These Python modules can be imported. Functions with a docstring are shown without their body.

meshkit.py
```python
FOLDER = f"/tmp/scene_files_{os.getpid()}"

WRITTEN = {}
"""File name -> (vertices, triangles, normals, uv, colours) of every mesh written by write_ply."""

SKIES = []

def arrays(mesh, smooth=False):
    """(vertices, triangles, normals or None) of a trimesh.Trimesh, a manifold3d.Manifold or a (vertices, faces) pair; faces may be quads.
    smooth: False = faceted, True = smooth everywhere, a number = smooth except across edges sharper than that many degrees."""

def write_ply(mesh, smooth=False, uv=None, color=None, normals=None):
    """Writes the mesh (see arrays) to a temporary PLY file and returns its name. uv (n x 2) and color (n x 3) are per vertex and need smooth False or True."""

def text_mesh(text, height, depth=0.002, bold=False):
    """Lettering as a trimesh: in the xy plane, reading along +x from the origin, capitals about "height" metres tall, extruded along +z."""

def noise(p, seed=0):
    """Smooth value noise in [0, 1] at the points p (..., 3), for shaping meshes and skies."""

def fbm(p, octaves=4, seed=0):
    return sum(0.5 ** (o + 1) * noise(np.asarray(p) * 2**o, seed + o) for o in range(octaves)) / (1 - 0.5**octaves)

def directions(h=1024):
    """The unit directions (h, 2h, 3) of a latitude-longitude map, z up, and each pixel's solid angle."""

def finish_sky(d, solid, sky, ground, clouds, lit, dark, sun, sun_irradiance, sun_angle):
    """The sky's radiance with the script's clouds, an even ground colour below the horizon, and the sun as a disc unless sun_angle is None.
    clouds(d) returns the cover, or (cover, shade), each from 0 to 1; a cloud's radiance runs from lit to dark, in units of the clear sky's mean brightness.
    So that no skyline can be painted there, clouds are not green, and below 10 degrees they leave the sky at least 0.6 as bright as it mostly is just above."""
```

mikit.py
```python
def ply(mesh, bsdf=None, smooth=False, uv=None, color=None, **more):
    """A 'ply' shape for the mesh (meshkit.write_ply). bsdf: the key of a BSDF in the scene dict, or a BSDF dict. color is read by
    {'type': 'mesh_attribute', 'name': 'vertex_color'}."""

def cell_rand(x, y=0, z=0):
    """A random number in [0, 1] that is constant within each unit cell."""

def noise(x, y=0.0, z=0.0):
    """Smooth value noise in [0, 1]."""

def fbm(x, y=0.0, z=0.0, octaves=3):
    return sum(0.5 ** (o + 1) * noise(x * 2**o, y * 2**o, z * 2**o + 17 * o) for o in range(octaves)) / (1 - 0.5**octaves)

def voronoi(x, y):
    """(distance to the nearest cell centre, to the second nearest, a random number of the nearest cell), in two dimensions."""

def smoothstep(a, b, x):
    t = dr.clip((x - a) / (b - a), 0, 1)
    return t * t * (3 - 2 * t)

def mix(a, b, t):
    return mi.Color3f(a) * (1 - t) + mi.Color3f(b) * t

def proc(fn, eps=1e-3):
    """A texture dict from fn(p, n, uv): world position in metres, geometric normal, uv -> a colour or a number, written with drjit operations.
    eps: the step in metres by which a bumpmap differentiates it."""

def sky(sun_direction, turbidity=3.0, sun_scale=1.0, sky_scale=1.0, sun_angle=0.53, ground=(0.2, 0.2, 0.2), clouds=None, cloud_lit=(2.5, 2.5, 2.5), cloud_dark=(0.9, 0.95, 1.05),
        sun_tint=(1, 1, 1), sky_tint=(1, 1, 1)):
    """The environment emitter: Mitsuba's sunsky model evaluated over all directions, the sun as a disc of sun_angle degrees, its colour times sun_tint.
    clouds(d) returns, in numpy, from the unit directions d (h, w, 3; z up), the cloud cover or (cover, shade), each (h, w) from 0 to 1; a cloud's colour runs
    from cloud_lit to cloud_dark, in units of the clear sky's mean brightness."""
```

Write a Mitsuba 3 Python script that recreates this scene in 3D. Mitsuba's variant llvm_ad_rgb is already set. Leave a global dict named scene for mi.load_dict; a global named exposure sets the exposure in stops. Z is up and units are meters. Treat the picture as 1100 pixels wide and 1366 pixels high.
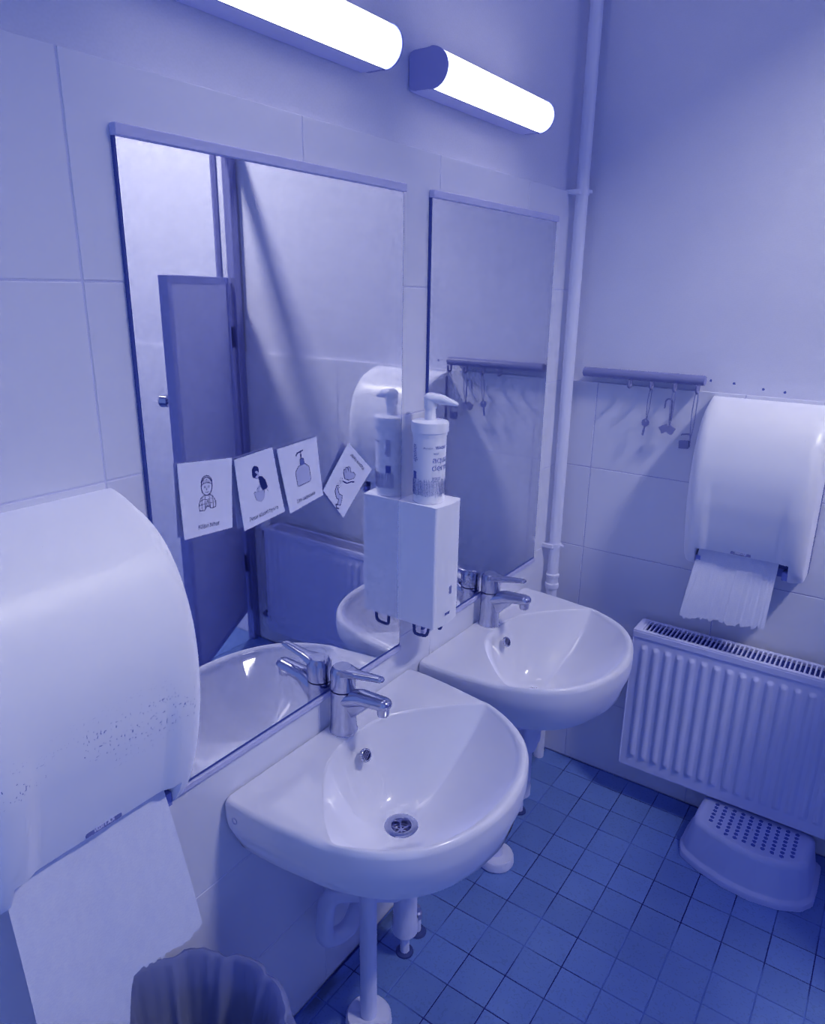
import math
import numpy as np, trimesh, drjit as dr, mitsuba as mi
import manifold3d as m3
from shapely.geometry import LineString, Polygon, Point, box as sbox
from shapely.ops import unary_union
from shapely import affinity
import mikit, meshkit
from mikit import ply, proc, noise, fbm, smoothstep, mix, cell_rand

T = mi.ScalarTransform4f
scene, labels = {}, {}
rng = np.random.default_rng(7)

# ------------------------------------------------------------------ camera, light, exposure
exposure = -2.0
CAM = np.array([0.84784628, -2.00213135, 1.49282146])
FW = np.array([-0.54292235, 0.78559522, -0.29677514])
ROLL = math.radians(0.8628)
_r = np.cross(FW, [0, 0, 1]); _r /= np.linalg.norm(_r); _u = np.cross(_r, FW)
UP = -_r * math.sin(ROLL) + _u * math.cos(ROLL)
scene['camera'] = {'type': 'perspective', 'fov': 59.6681, 'fov_axis': 'x', 'near_clip': 0.02,
                   'to_world': T().look_at(origin=CAM.tolist(), target=(CAM + FW).tolist(), up=UP.tolist())}
LAMP = [20.0, 18.8, 18.8]            # wall lamps, radiance
LAMP_END = [5.6, 6.4, 8.8]
TUBE = [710.0, 675.0, 590.0]            # ceiling lamp
scene['ambient'] = {'type': 'constant', 'radiance': {'type': 'rgb', 'value': [0.70, 1.00, 2.45]}, 'sampling_weight': 2.0}   # blue light of the room beyond

# ------------------------------------------------------------------ materials
def rgb(c): return {'type': 'rgb', 'value': list(c)}
def mat(name, color, rough=0.5, spec=0.5, **kw):
    c = color if isinstance(color, dict) else rgb(color)
    scene[name] = {'type': 'twosided', 'bsdf': {'type': 'principled', 'base_color': c, 'roughness': rough, 'specular': spec, **kw}}
    return name
WHITE = (0.60, 0.625, 0.86)

def plaster_fn(p, n, uv):
    f = fbm(p.x * 9 + 3, p.y * 9, p.z * 9, 3)
    g = noise(p.x * 420, p.y * 420, p.z * 420)
    return mix((0.615, 0.63, 0.78), (0.65, 0.665, 0.81), f) * (0.97 + 0.05 * g)
mat('m_plaster', proc(plaster_fn), 0.75, 0.3)
def tile_fn(k):
    def fn(p, n, uv):
        f = fbm(p.x * 6 + k, p.y * 6, p.z * 6, 3)
        return mix((0.645, 0.66, 0.795), (0.685, 0.70, 0.825), f)
    return fn
mat('m_wall_tile', proc(tile_fn(1.3)), 0.32, 0.45)
mat('m_wall_tile_b', rgb((0.655, 0.67, 0.805)), 0.34, 0.45)
mat('m_wall_tile_c', rgb((0.675, 0.69, 0.82)), 0.30, 0.45)
mat('m_wall_grout', (0.42, 0.44, 0.68), 0.9, 0.2)
mat('m_wall_grout_pale', (0.56, 0.58, 0.78), 0.9, 0.2)
def floor_fn(p, n, uv):
    f = fbm(p.x * 14, p.y * 14, 2.0, 3)
    r = cell_rand((p.x - 0.035) / 0.0957, (p.y + 0.0765) / 0.0957)
    s = smoothstep(0.72, 0.8, noise(p.x * 260, p.y * 260, 4.0))
    c = mix((0.105, 0.185, 0.51), (0.13, 0.22, 0.55), f) * (0.92 + 0.16 * r)
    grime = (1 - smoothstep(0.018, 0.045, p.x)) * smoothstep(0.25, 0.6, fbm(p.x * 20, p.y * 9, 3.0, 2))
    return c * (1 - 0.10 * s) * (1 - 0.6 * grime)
mat('m_floor_tile', proc(floor_fn), 0.45, 0.4)
def grout_fn(p, n, uv):
    f = smoothstep(0.35, 0.65, fbm(p.x * 7, p.y * 7, 1.0, 3))
    return mix((0.02, 0.03, 0.19), (0.09, 0.16, 0.50), f)
mat('m_floor_grout', proc(grout_fn), 0.9, 0.2)
mat('m_floor_far', (0.034, 0.066, 0.34), 0.5, 0.4)
mat('m_ceramic', (0.66, 0.67, 0.79), 0.05, 0.85, clearcoat=1.0, clearcoat_gloss=0.97)
mat('m_plastic', (0.78, 0.79, 0.88), 0.30, 0.5)
def speck_fn(p, n, uv):
    band = smoothstep(0.945, 0.985, p.z) * (1 - smoothstep(1.0, 1.05, p.z))
    d = noise(p.y * 480, p.z * 480, p.x * 480)
    d2 = noise(p.y * 30 + 5, p.z * 30, p.x * 30)
    s = smoothstep(0.80, 0.86, d) * smoothstep(0.30, 0.55, d2) * band
    return mix((0.78, 0.79, 0.88), (0.12, 0.15, 0.45), 0.9 * s)
mat('m_plastic_specked', proc(speck_fn), 0.42, 0.5)
mat('m_plastic_dark', (0.03, 0.05, 0.22), 0.5, 0.4)
mat('m_plastic_grey', (0.20, 0.22, 0.46), 0.4, 0.4)
mat('m_plastic_blue', (0.20, 0.24, 0.62), 0.5, 0.35)
mat('m_black', (0.008, 0.012, 0.08), 0.6, 0.3)
mat('m_stool', (0.42, 0.48, 0.80), 0.45, 0.4)
mat('m_stool_dot', (0.07, 0.11, 0.46), 0.6, 0.3)
mat('m_radiator', (0.56, 0.59, 0.85), 0.35, 0.45)
mat('m_radiator_slot', (0.03, 0.05, 0.28), 0.7, 0.2)
mat('m_pipe', (0.70, 0.72, 0.89), 0.35, 0.45)
mat('m_waste', (0.62, 0.65, 0.87), 0.35, 0.45)
mat('m_metal', (0.24, 0.26, 0.52), 0.35, 0.5, metallic=0.6)
mat('m_brushed', (0.42, 0.44, 0.70), 0.32, 0.5, metallic=0.8)
scene['m_chrome'] = {'type': 'twosided', 'bsdf': {'type': 'roughconductor', 'material': 'none', 'alpha': 0.04, 'specular_reflectance': rgb((0.50, 0.53, 0.70))}}
scene['m_mirror'] = {'type': 'twosided', 'bsdf': {'type': 'conductor', 'material': 'none', 'specular_reflectance': rgb((0.84, 0.85, 0.92))}}
mat('m_mirror_edge', (0.03, 0.06, 0.30), 0.4, 0.5)
mat('m_mirror_rail', (0.46, 0.48, 0.74), 0.35, 0.5)
mat('m_laminate', (0.50, 0.53, 0.78), 0.5, 0.3)
mat('m_laminate_edge', (0.30, 0.34, 0.66), 0.5, 0.3)
def paper_fn(p, n, uv):
    g = noise(p.x * 500, p.y * 500, p.z * 500)
    f = noise(p.x * 160, p.y * 160, p.z * 40)
    return mix((0.62, 0.64, 0.82), (0.72, 0.74, 0.87), 0.6 * g + 0.4 * f)
mat('m_paper', proc(paper_fn), 0.95, 0.1)
mat('m_card', (0.66, 0.68, 0.88), 0.55, 0.3)
mat('m_ink', (0.012, 0.022, 0.16), 0.7, 0.2)
mat('m_ink_soft', (0.10, 0.13, 0.42), 0.7, 0.2)
mat('m_ink_pale', (0.40, 0.43, 0.70), 0.7, 0.2)
mat('m_logo_plate', (0.15, 0.17, 0.42), 0.4, 0.4)
mat('m_lamp_base', (0.55, 0.58, 0.85), 0.4, 0.4)
mat('m_lamp_cap', (0.34, 0.36, 0.68), 0.5, 0.3)
scene['m_bag'] = {'type': 'principledthin', 'base_color': rgb((0.40, 0.46, 0.78)), 'roughness': 0.2, 'diff_trans': 0.8, 'spec_trans': 0.3, 'eta': 1.35}
mat('m_bin', (0.04, 0.06, 0.27), 0.5, 0.4)
mat('m_diffuser', (0.8, 0.8, 0.85), 0.4, 0.4)

# ------------------------------------------------------------------ helpers
def numbered(key):
    if key not in scene and key not in labels: return key
    k = 1
    while f'{key}_{k:03d}' in scene or f'{key}_{k:03d}' in labels: k += 1
    return f'{key}_{k:03d}'
def thing(name, label, cat, group=None):
    key = numbered(name)
    labels[key] = {'label': label, 'category': cat}
    if group: labels[key]['group'] = group
    return key
def part(parent, name, shape, label=None, kind=None):
    key = numbered(parent + '__' + name)
    scene[key] = shape
    d = {}
    if label: d['label'] = label
    if kind: d['kind'] = kind
    if d: labels[key] = d
    return key
def struct(name, shape, label):
    scene[name] = shape
    labels[name] = {'label': label, 'kind': 'structure', 'category': name.split('_')[0]}
    return name

def box(x0, x1, y0, y1, z0, z1, bevel=0.0):
    x0, x1 = sorted((x0, x1)); y0, y1 = sorted((y0, y1)); z0, z1 = sorted((z0, z1))
    if bevel <= 0:
        b = trimesh.creation.box((x1 - x0, y1 - y0, z1 - z0))
        b.apply_translation(((x0 + x1) / 2, (y0 + y1) / 2, (z0 + z1) / 2)); return b
    b = bevel; P = []
    for sx in (0, 1):
        for sy in (0, 1):
            for sz in (0, 1):
                c = np.array([(x0, x1)[sx], (y0, y1)[sy], (z0, z1)[sz]])
                s = np.array([1 - 2 * sx, 1 - 2 * sy, 1 - 2 * sz]) * b
                for k in range(3):
                    q = c + s; q[k] = c[k]; P.append(q)
    return trimesh.convex.convex_hull(np.array(P))
def rbox(x0, x1, y0, y1, z0, z1, r, seg=16):
    P = []
    s = m3.Manifold.sphere(r, seg)
    parts = []
    for x in (x0 + r, x1 - r):
        for y in (y0 + r, y1 - r):
            for z in (z0 + r, z1 - r): parts.append(s.translate((x, y, z)))
    return tm(m3.Manifold.batch_hull(parts))
def tm(m):
    a = m.to_mesh()
    return trimesh.Trimesh(np.array(a.vert_properties[:, :3]), np.array(a.tri_verts), process=False)
def mf(mesh):
    mesh = mesh.copy(); mesh.merge_vertices()
    return m3.Manifold(m3.Mesh(np.asarray(mesh.vertices, np.float32), np.asarray(mesh.faces, np.uint32)))
def hull_chain(pts, rad, seg=24):
    out = []
    for (a, ra), (b, rb) in zip(zip(pts[:-1], rad[:-1]), zip(pts[1:], rad[1:])):
        out.append(m3.Manifold.batch_hull([m3.Manifold.sphere(ra, seg).translate(tuple(map(float, a))), m3.Manifold.sphere(rb, seg).translate(tuple(map(float, b)))]))
    return m3.Manifold.batch_boolean(out, m3.OpType.Add)
def cyl(a, b, r, r2=None, seg=28):
    a, b = np.array(a, float), np.array(b, float)
    return lathe_on([(0, 0), (r, 0), (r if r2 is None else r2, np.linalg.norm(b - a)), (0, np.linalg.norm(b - a))], a, b - a, seg)
def frame_to(d):
    d = np.array(d, float) / np.linalg.norm(d)
    a = np.cross([0, 0, 1], d) if abs(d[2]) < 0.95 else np.cross([1, 0, 0], d)
    a /= np.linalg.norm(a); b = np.cross(d, a)
    return np.column_stack([a, b, d])
def lathe_on(prof, origin, axis=(0, 0, 1), seg=40):
    prof = np.array(prof, float); n = len(prof)
    ang = np.arange(seg) * 2 * np.pi / seg
    V = np.stack([prof[:, None, 0] * np.cos(ang), prof[:, None, 0] * np.sin(ang), np.broadcast_to(prof[:, None, 1], (n, seg))], -1).reshape(-1, 3)
    i, j = np.meshgrid(np.arange(n - 1), np.arange(seg), indexing='ij'); j2 = (j + 1) % seg
    q = np.stack([i * seg + j, i * seg + j2, (i + 1) * seg + j2, (i + 1) * seg + j], -1).reshape(-1, 4)
    V = V @ frame_to(axis).T + np.array(origin, float)
    m = trimesh.Trimesh(V, np.vstack([q[:, [0, 1, 2]], q[:, [0, 2, 3]]]), process=False)
    m.merge_vertices(); m.update_faces(m.nondegenerate_faces())
    return m
def tube(points, r, seg=12, caps=True):
    p = np.array(points, float); n = len(p)
    t = np.gradient(p, axis=0); t /= np.linalg.norm(t, axis=1, keepdims=True)
    ref = np.array([0, 0, 1.0]) if abs(t[0][2]) < 0.9 else np.array([1.0, 0, 0])
    a = np.cross(t[0], ref); A = []
    for k in range(n):
        a = a - t[k] * (a @ t[k]); a /= np.linalg.norm(a); A.append(a.copy())
    A = np.array(A); B = np.cross(t, A)
    ang = np.arange(seg) * 2 * np.pi / seg
    R = np.broadcast_to(r, (n,))
    V = (p[:, None] + R[:, None, None] * (np.cos(ang)[None, :, None] * A[:, None] + np.sin(ang)[None, :, None] * B[:, None])).reshape(-1, 3)
    i, j = np.meshgrid(np.arange(n - 1), np.arange(seg), indexing='ij'); j2 = (j + 1) % seg
    q = np.stack([i * seg + j, i * seg + j2, (i + 1) * seg + j2, (i + 1) * seg + j], -1).reshape(-1, 4)
    F = [q[:, [0, 1, 2]], q[:, [0, 2, 3]]]
    if caps:
        V = np.vstack([V, p[0], p[-1]]); k = np.arange(seg); k2 = (k + 1) % seg
        F += [np.stack([k2, k, k * 0 + n * seg], 1), np.stack([(n - 1) * seg + k, (n - 1) * seg + k2, k * 0 + n * seg + 1], 1)]
    return trimesh.Trimesh(V, np.vstack(F), process=False)
def bend(points, rad=0.03, n=8):
    p = [np.array(q, float) for q in points]; out = [p[0]]
    for a, b, c in zip(p[:-2], p[1:-1], p[2:]):
        d1, d2 = a - b, c - b
        r = min(rad, np.linalg.norm(d1) * 0.49, np.linalg.norm(d2) * 0.49)
        s, e = b + d1 / np.linalg.norm(d1) * r, b + d2 / np.linalg.norm(d2) * r
        for t in np.linspace(0, 1, n): out.append((1 - t) ** 2 * s + 2 * t * (1 - t) * b + t * t * e)
    return np.array(out + [p[-1]])
def grid(V):
    n, m = V.shape[:2]
    i, j = np.meshgrid(np.arange(n - 1), np.arange(m - 1), indexing='ij')
    q = np.stack([i * m + j, i * m + j + 1, (i + 1) * m + j + 1, (i + 1) * m + j], -1).reshape(-1, 4)
    return trimesh.Trimesh(V.reshape(-1, 3), np.vstack([q[:, [0, 1, 2]], q[:, [0, 2, 3]]]), process=False)
def cat(*ms): return trimesh.util.concatenate([m for m in ms])
def flat(shape, depth=0.0003):
    """2-d polygons as a thin mesh in the xy plane"""
    gs = [g for g in getattr(shape, 'geoms', [shape]) if g.geom_type == 'Polygon' and g.area > 1e-10]
    return cat(*[trimesh.creation.extrude_polygon(g, depth, engine='earcut') for g in gs])
def text2(s, h, depth=0.0003, bold=False):
    return meshkit.text_mesh(s, h, depth, bold)
def mapped(mesh, fn):
    m = mesh.copy(); m.vertices = fn(np.array(m.vertices)); return m

# ------------------------------------------------------------------ the room
ZL, TW, TH, V0 = 1.7456, 0.3937, 0.25, -1.4825
YB, XR, ZC = -2.3, 2.6, 2.6
W0 = 0.101
ZB = ZL - 2 * TH                              # tile top on the back wall
struct('wall_left', ply(cat(box(-0.16, -0.010, YB, 0.15, -0.05, ZC), box(-0.010, -0.0015, YB, 0, 0, ZL - 0.001)), 'm_plaster'), 'pale plastered wall with the mirrors, tiled to above the mirrors')
struct('wall_back', ply(cat(box(-0.0, XR, 0.008, 0.16, -0.05, ZC), box(0, XR, 0.0015, 0.008, 0, ZB - 0.001)), 'm_plaster'), 'pale plastered wall with the hook rail, tiled up to the hook rail')
scene['wall_left']['bsdf'] = {'type': 'ref', 'id': 'm_plaster'}
struct('wall_right', ply(box(XR, XR + 0.15, YB, 0.15, -0.05, ZC), 'm_plaster'), 'pale plastered wall at the far side of the cubicle')
_c = m3.Manifold.cube((XR + 0.31, 0.16 - YB, 0.03)).translate((-0.16, YB, ZC)) - m3.Manifold.cube((0.501, 0.881, 0.2)).translate((1.66 - 0.2505, -0.80 - 0.4405, ZC - 0.1))
struct('ceiling', ply(tm(_c), 'm_plaster'), 'pale ceiling')
struct('floor', ply(box(-0.0, XR, YB, 0.0, -0.06, -0.0015), 'm_floor_grout'), 'dark blue tiled floor')
part('wall_left', 'grout', ply(box(-0.0016, -0.0012, YB, 0, 0, ZL - 0.002), 'm_wall_grout_pale'))
part('wall_back', 'grout', ply(box(0, XR, 0.0012, 0.0016, 0, ZB - 0.002), 'm_wall_grout'))
G = 0.0011
tm_mats = ['m_wall_tile', 'm_wall_tile_b', 'm_wall_tile_c']
cols = [0.0] + sorted([V0 + k * TW for k in range(-3, 4)], reverse=True)
for r in range(7):
    z1 = ZL - r * TH; z0 = max(z1 - TH, 0.0)
    if r == 6: z0 = 0.0
    for a, b in zip(cols[:-1], cols[1:]):
        if a - b < 0.03: continue
        o = rng.uniform(-0.0003, 0.0003)
        top = 0.0 if r else 0.0
        part('wall_left', 'tile', ply(box(-0.0095, 0.0 + o - 0.0003, b + G, a - (G if a < 0 else 0), z0 + G, z1 - G, 0.0009), tm_mats[rng.integers(3)]))
colsb = [0.0] + [W0 + k * TW for k in range(0, 8) if W0 + k * TW < XR]
colsb += [XR]
for r in range(5):
    z1 = ZB - r * TH; z0 = z1 - TH
    if r == 4: z0 = 0.0
    for a, b in zip(colsb[:-1], colsb[1:]):
        o = rng.uniform(-0.0003, 0.0003)
        part('wall_back', 'tile', ply(box(a + (G if a > 0 else 0), b - G, 0.0075, 0.0003 + o, z0 + G, z1 - G, 0.0009), tm_mats[rng.integers(3)]))
# floor tiles: one by one where the photo shows them, one plain slab beyond
P_ = 0.0957; X1, Y1 = 0.035, -0.0765
fx = [0.004] + [X1 + k * P_ for k in range(0, 15)]
fy = [-0.004] + [Y1 - k * P_ for k in range(0, 17)]
for a, b in zip(fx[:-1], fx[1:]):
    for c, d in zip(fy[:-1], fy[1:]):
        o = rng.uniform(-0.0004, 0.0002)
        part('floor', 'tile', ply(box(a + 0.0013, b - 0.0013, d + 0.0013, c - 0.0013, -0.006, o, 0.0008), 'm_floor_tile'))
part('floor', 'plain_floor', ply(cat(box(fx[-1] + .001, XR, YB, 0, -0.006, 0), box(0.0, fx[-1], YB, fy[-1] - .001, -0.006, 0)), 'm_floor_tile'))
# screw holes left above the right dispenser
for x, z in ((0.4034, 1.2737), (0.461, 1.2708), (0.5317, 1.2617), (0.5819, 1.2587)):
    part('wall_back', 'screw_hole', ply(cyl((x, 0.0095, z), (x, 0.0072, z), 0.0032, seg=12), 'm_ink_soft'), 'small dark screw hole')

# ------------------------------------------------------------------ mirrors
def mirror(y0, y1, label):
    t = thing('wall_mirror', label, 'mirror', 'mirrors above the washbasins')
    z0, z1 = 0.7308, 1.6731
    part(t, 'backing', ply(box(0.0, 0.0055, y0, y1, z0, z1), 'm_mirror_edge'), 'dark edge')
    part(t, 'glass', ply(box(0.0056, 0.0064, y0 + 0.002, y1 - 0.002, z0 + 0.006, z1 - 0.006), 'm_mirror'), 'silvered glass')
    part(t, 'top_rail', ply(box(0.0, 0.012, y0 - 0.001, y1 + 0.001, z1 - 0.010, z1 + 0.004, 0.001), 'm_mirror_rail'), 'pale metal rail along the top edge')
    part(t, 'bottom_rail', ply(box(0.0, 0.010, y0 - 0.001, y1 + 0.001, z0 - 0.010, z0 + 0.0005, 0.001), 'm_mirror_rail'), 'pale metal rail along the bottom edge')
    return t
mirror(-1.4252, -0.8262, 'large wall mirror behind the four picture cards, above the nearer washbasin')
mirror(-0.7337, -0.1445, 'wall mirror beside the corner pipe, above the farther washbasin, reflecting the hook rail')

# ------------------------------------------------------------------ wall lamps
def wall_lamp(y0, y1, label):
    t = thing('wall_lamp', label, 'lamp', 'wall lamps above the mirrors')
    zl, R, xb = 1.868, 0.0325, 0.040
    part(t, 'base', ply(box(-0.010, xb, y0 + 0.003, y1 - 0.003, zl - R, zl + R, 0.003), 'm_lamp_base'), 'white housing against the wall')
    def half(a, b, closed=False):
        th = np.linspace(-np.pi / 2, np.pi / 2, 33)
        ys = np.linspace(a, b, 24)
        V = np.array([[[xb + R * np.cos(s) * 0.999, y, zl + R * np.sin(s) * 0.999] for s in th] for y in ys])
        g = grid(V); g.invert(); return g
    e = 0.022
    part(t, 'diffuser', ply(half(y0 + e, y1 - e), 'm_diffuser', smooth=True, emitter={'type': 'area', 'radiance': rgb(LAMP), 'sampling_weight': 2.0}), 'glowing white half-round diffuser')
    for a, b in ((y0 + 0.004, y0 + e), (y1 - e, y1 - 0.002)):
        part(t, 'diffuser_end', ply(half(a, b), 'm_diffuser', smooth=True, emitter={'type': 'area', 'radiance': rgb(LAMP_END), 'sampling_weight': 0.3}), 'fainter end of the diffuser')
    sh = unary_union([Point(xb, zl).buffer(R + 0.0012, 32), sbox(-0.008, zl - R, xb, zl + R)])
    sh = sh.intersection(sbox(-0.008, 0, 1, 5)).buffer(-0.012).buffer(0.012)
    for a, b in ((y0, y0 + 0.004), (y1 - 0.002, y1 + 0.001)):
        m = trimesh.creation.extrude_polygon(sh, b - a, engine='earcut')   # (x,z,depth)
        v = m.vertices.copy(); m.vertices = np.column_stack([v[:, 0], a + v[:, 2], v[:, 1]]); m.invert()
        part(t, 'end_cap', ply(m, 'm_lamp_cap'), 'matt round end cap')
    return t
wall_lamp(-1.43, -0.928, 'glowing wall lamp above the large mirror, cut off by the top of the photo')
wall_lamp(-0.7958, -0.3444, 'shorter-looking glowing wall lamp nearer the corner pipe, its round end cap showing')

mat('m_can', (0.10, 0.10, 0.13), 0.6, 0.3)
# ceiling lamp over the cubicle (out of the picture; its light and its shadows are in it)
t = thing('ceiling_lamp', 'deep recessed lamp in the ceiling above the cubicle', 'lamp')
CLX, CLY, AX, AY, LD = 1.66, -0.80, 0.23, 0.42, 0.17
part(t, 'can', ply(cat(box(CLX - AX - 0.02, CLX - AX, CLY - AY - 0.02, CLY + AY + 0.02, ZC - 0.004, ZC + LD + 0.02), box(CLX + AX, CLX + AX + 0.02, CLY - AY - 0.02, CLY + AY + 0.02, ZC - 0.004, ZC + LD + 0.02),
     box(CLX - AX, CLX + AX, CLY - AY - 0.02, CLY - AY, ZC - 0.004, ZC + LD + 0.02), box(CLX - AX, CLX + AX, CLY + AY, CLY + AY + 0.02, ZC - 0.004, ZC + LD + 0.02), box(CLX - AX, CLX + AX, CLY - AY, CLY + AY, ZC + LD + 0.01, ZC + LD + 0.02)), 'm_can'), 'dark deep reflector')
part(t, 'tube', ply(box(CLX - 0.06, CLX + 0.06, CLY - 0.20, CLY + 0.20, ZC + LD - 0.012, ZC + LD + 0.009, 0.004), 'm_diffuser', emitter={'type': 'area', 'radiance': rgb(TUBE), 'sampling_weight': 4.0}), 'glowing tube')

# ------------------------------------------------------------------ washbasins
HW = [(0.0, .279), (.04, .279), (.1, .275), (.16, .267), (.2, .261), (.25, .246), (.3, .222), (.34, .190), (.375, .140), (.395, .088), (.405, .045), (.409, 0.0)]
def smooth_curve(p, n):
    from scipy.interpolate import PchipInterpolator
    p = np.array(p); s = np.r_[0, np.cumsum(np.linalg.norm(np.diff(p, axis=0), axis=1))]
    from scipy.interpolate import CubicSpline
    q = np.linspace(0, s[-1], n)
    return np.column_stack([PchipInterpolator(s, p[:, 0])(q), PchipInterpolator(s, p[:, 1])(q)])
side = smooth_curve(HW, 60)
OUT = Polygon(np.vstack([side * [1, 1], (side * [1, -1])[::-1][1:]])).buffer(-0.012).buffer(0.012, 16)
rear = [(0.066, 0), (.068, .045), (.080, .09), (.108, .135), (.150, .183), (.19, .222), (.222, .243)]
front = [(.235, .238), (.265, .222), (.30, .197), (.335, .163), (.36, .12), (.376, .07), (.382, 0)]
inn = smooth_curve(rear, 40).tolist() + smooth_curve(front, 40).tolist()
inn = np.array(inn)
INN = Polygon(np.vstack([inn, (inn * [1, -1])[::-1][1:-1]])).buffer(-0.006).buffer(0.006)
CX, ZT, ZD = 0.18, 0.655, 0.492
def polar(poly, ang):
    out = []
    for a in ang:
        L = LineString([(CX, 0), (CX + math.cos(a), math.sin(a))])
        x = poly.exterior.intersection(L)
        pts = [x] if x.geom_type == 'Point' else [g for g in x.geoms]
        out.append(max(math.hypot(q.coords[0][0] - CX, q.coords[0][1]) for q in pts))
    return np.array(out)
NA = 288
ANG = np.sort(np.r_[np.linspace(-np.pi, np.pi, NA, endpoint=False), math.atan2(.2605, -.172), -math.atan2(.2605, -.172)])
RI, RO = polar(INN, ANG), polar(OUT, ANG)
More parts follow.
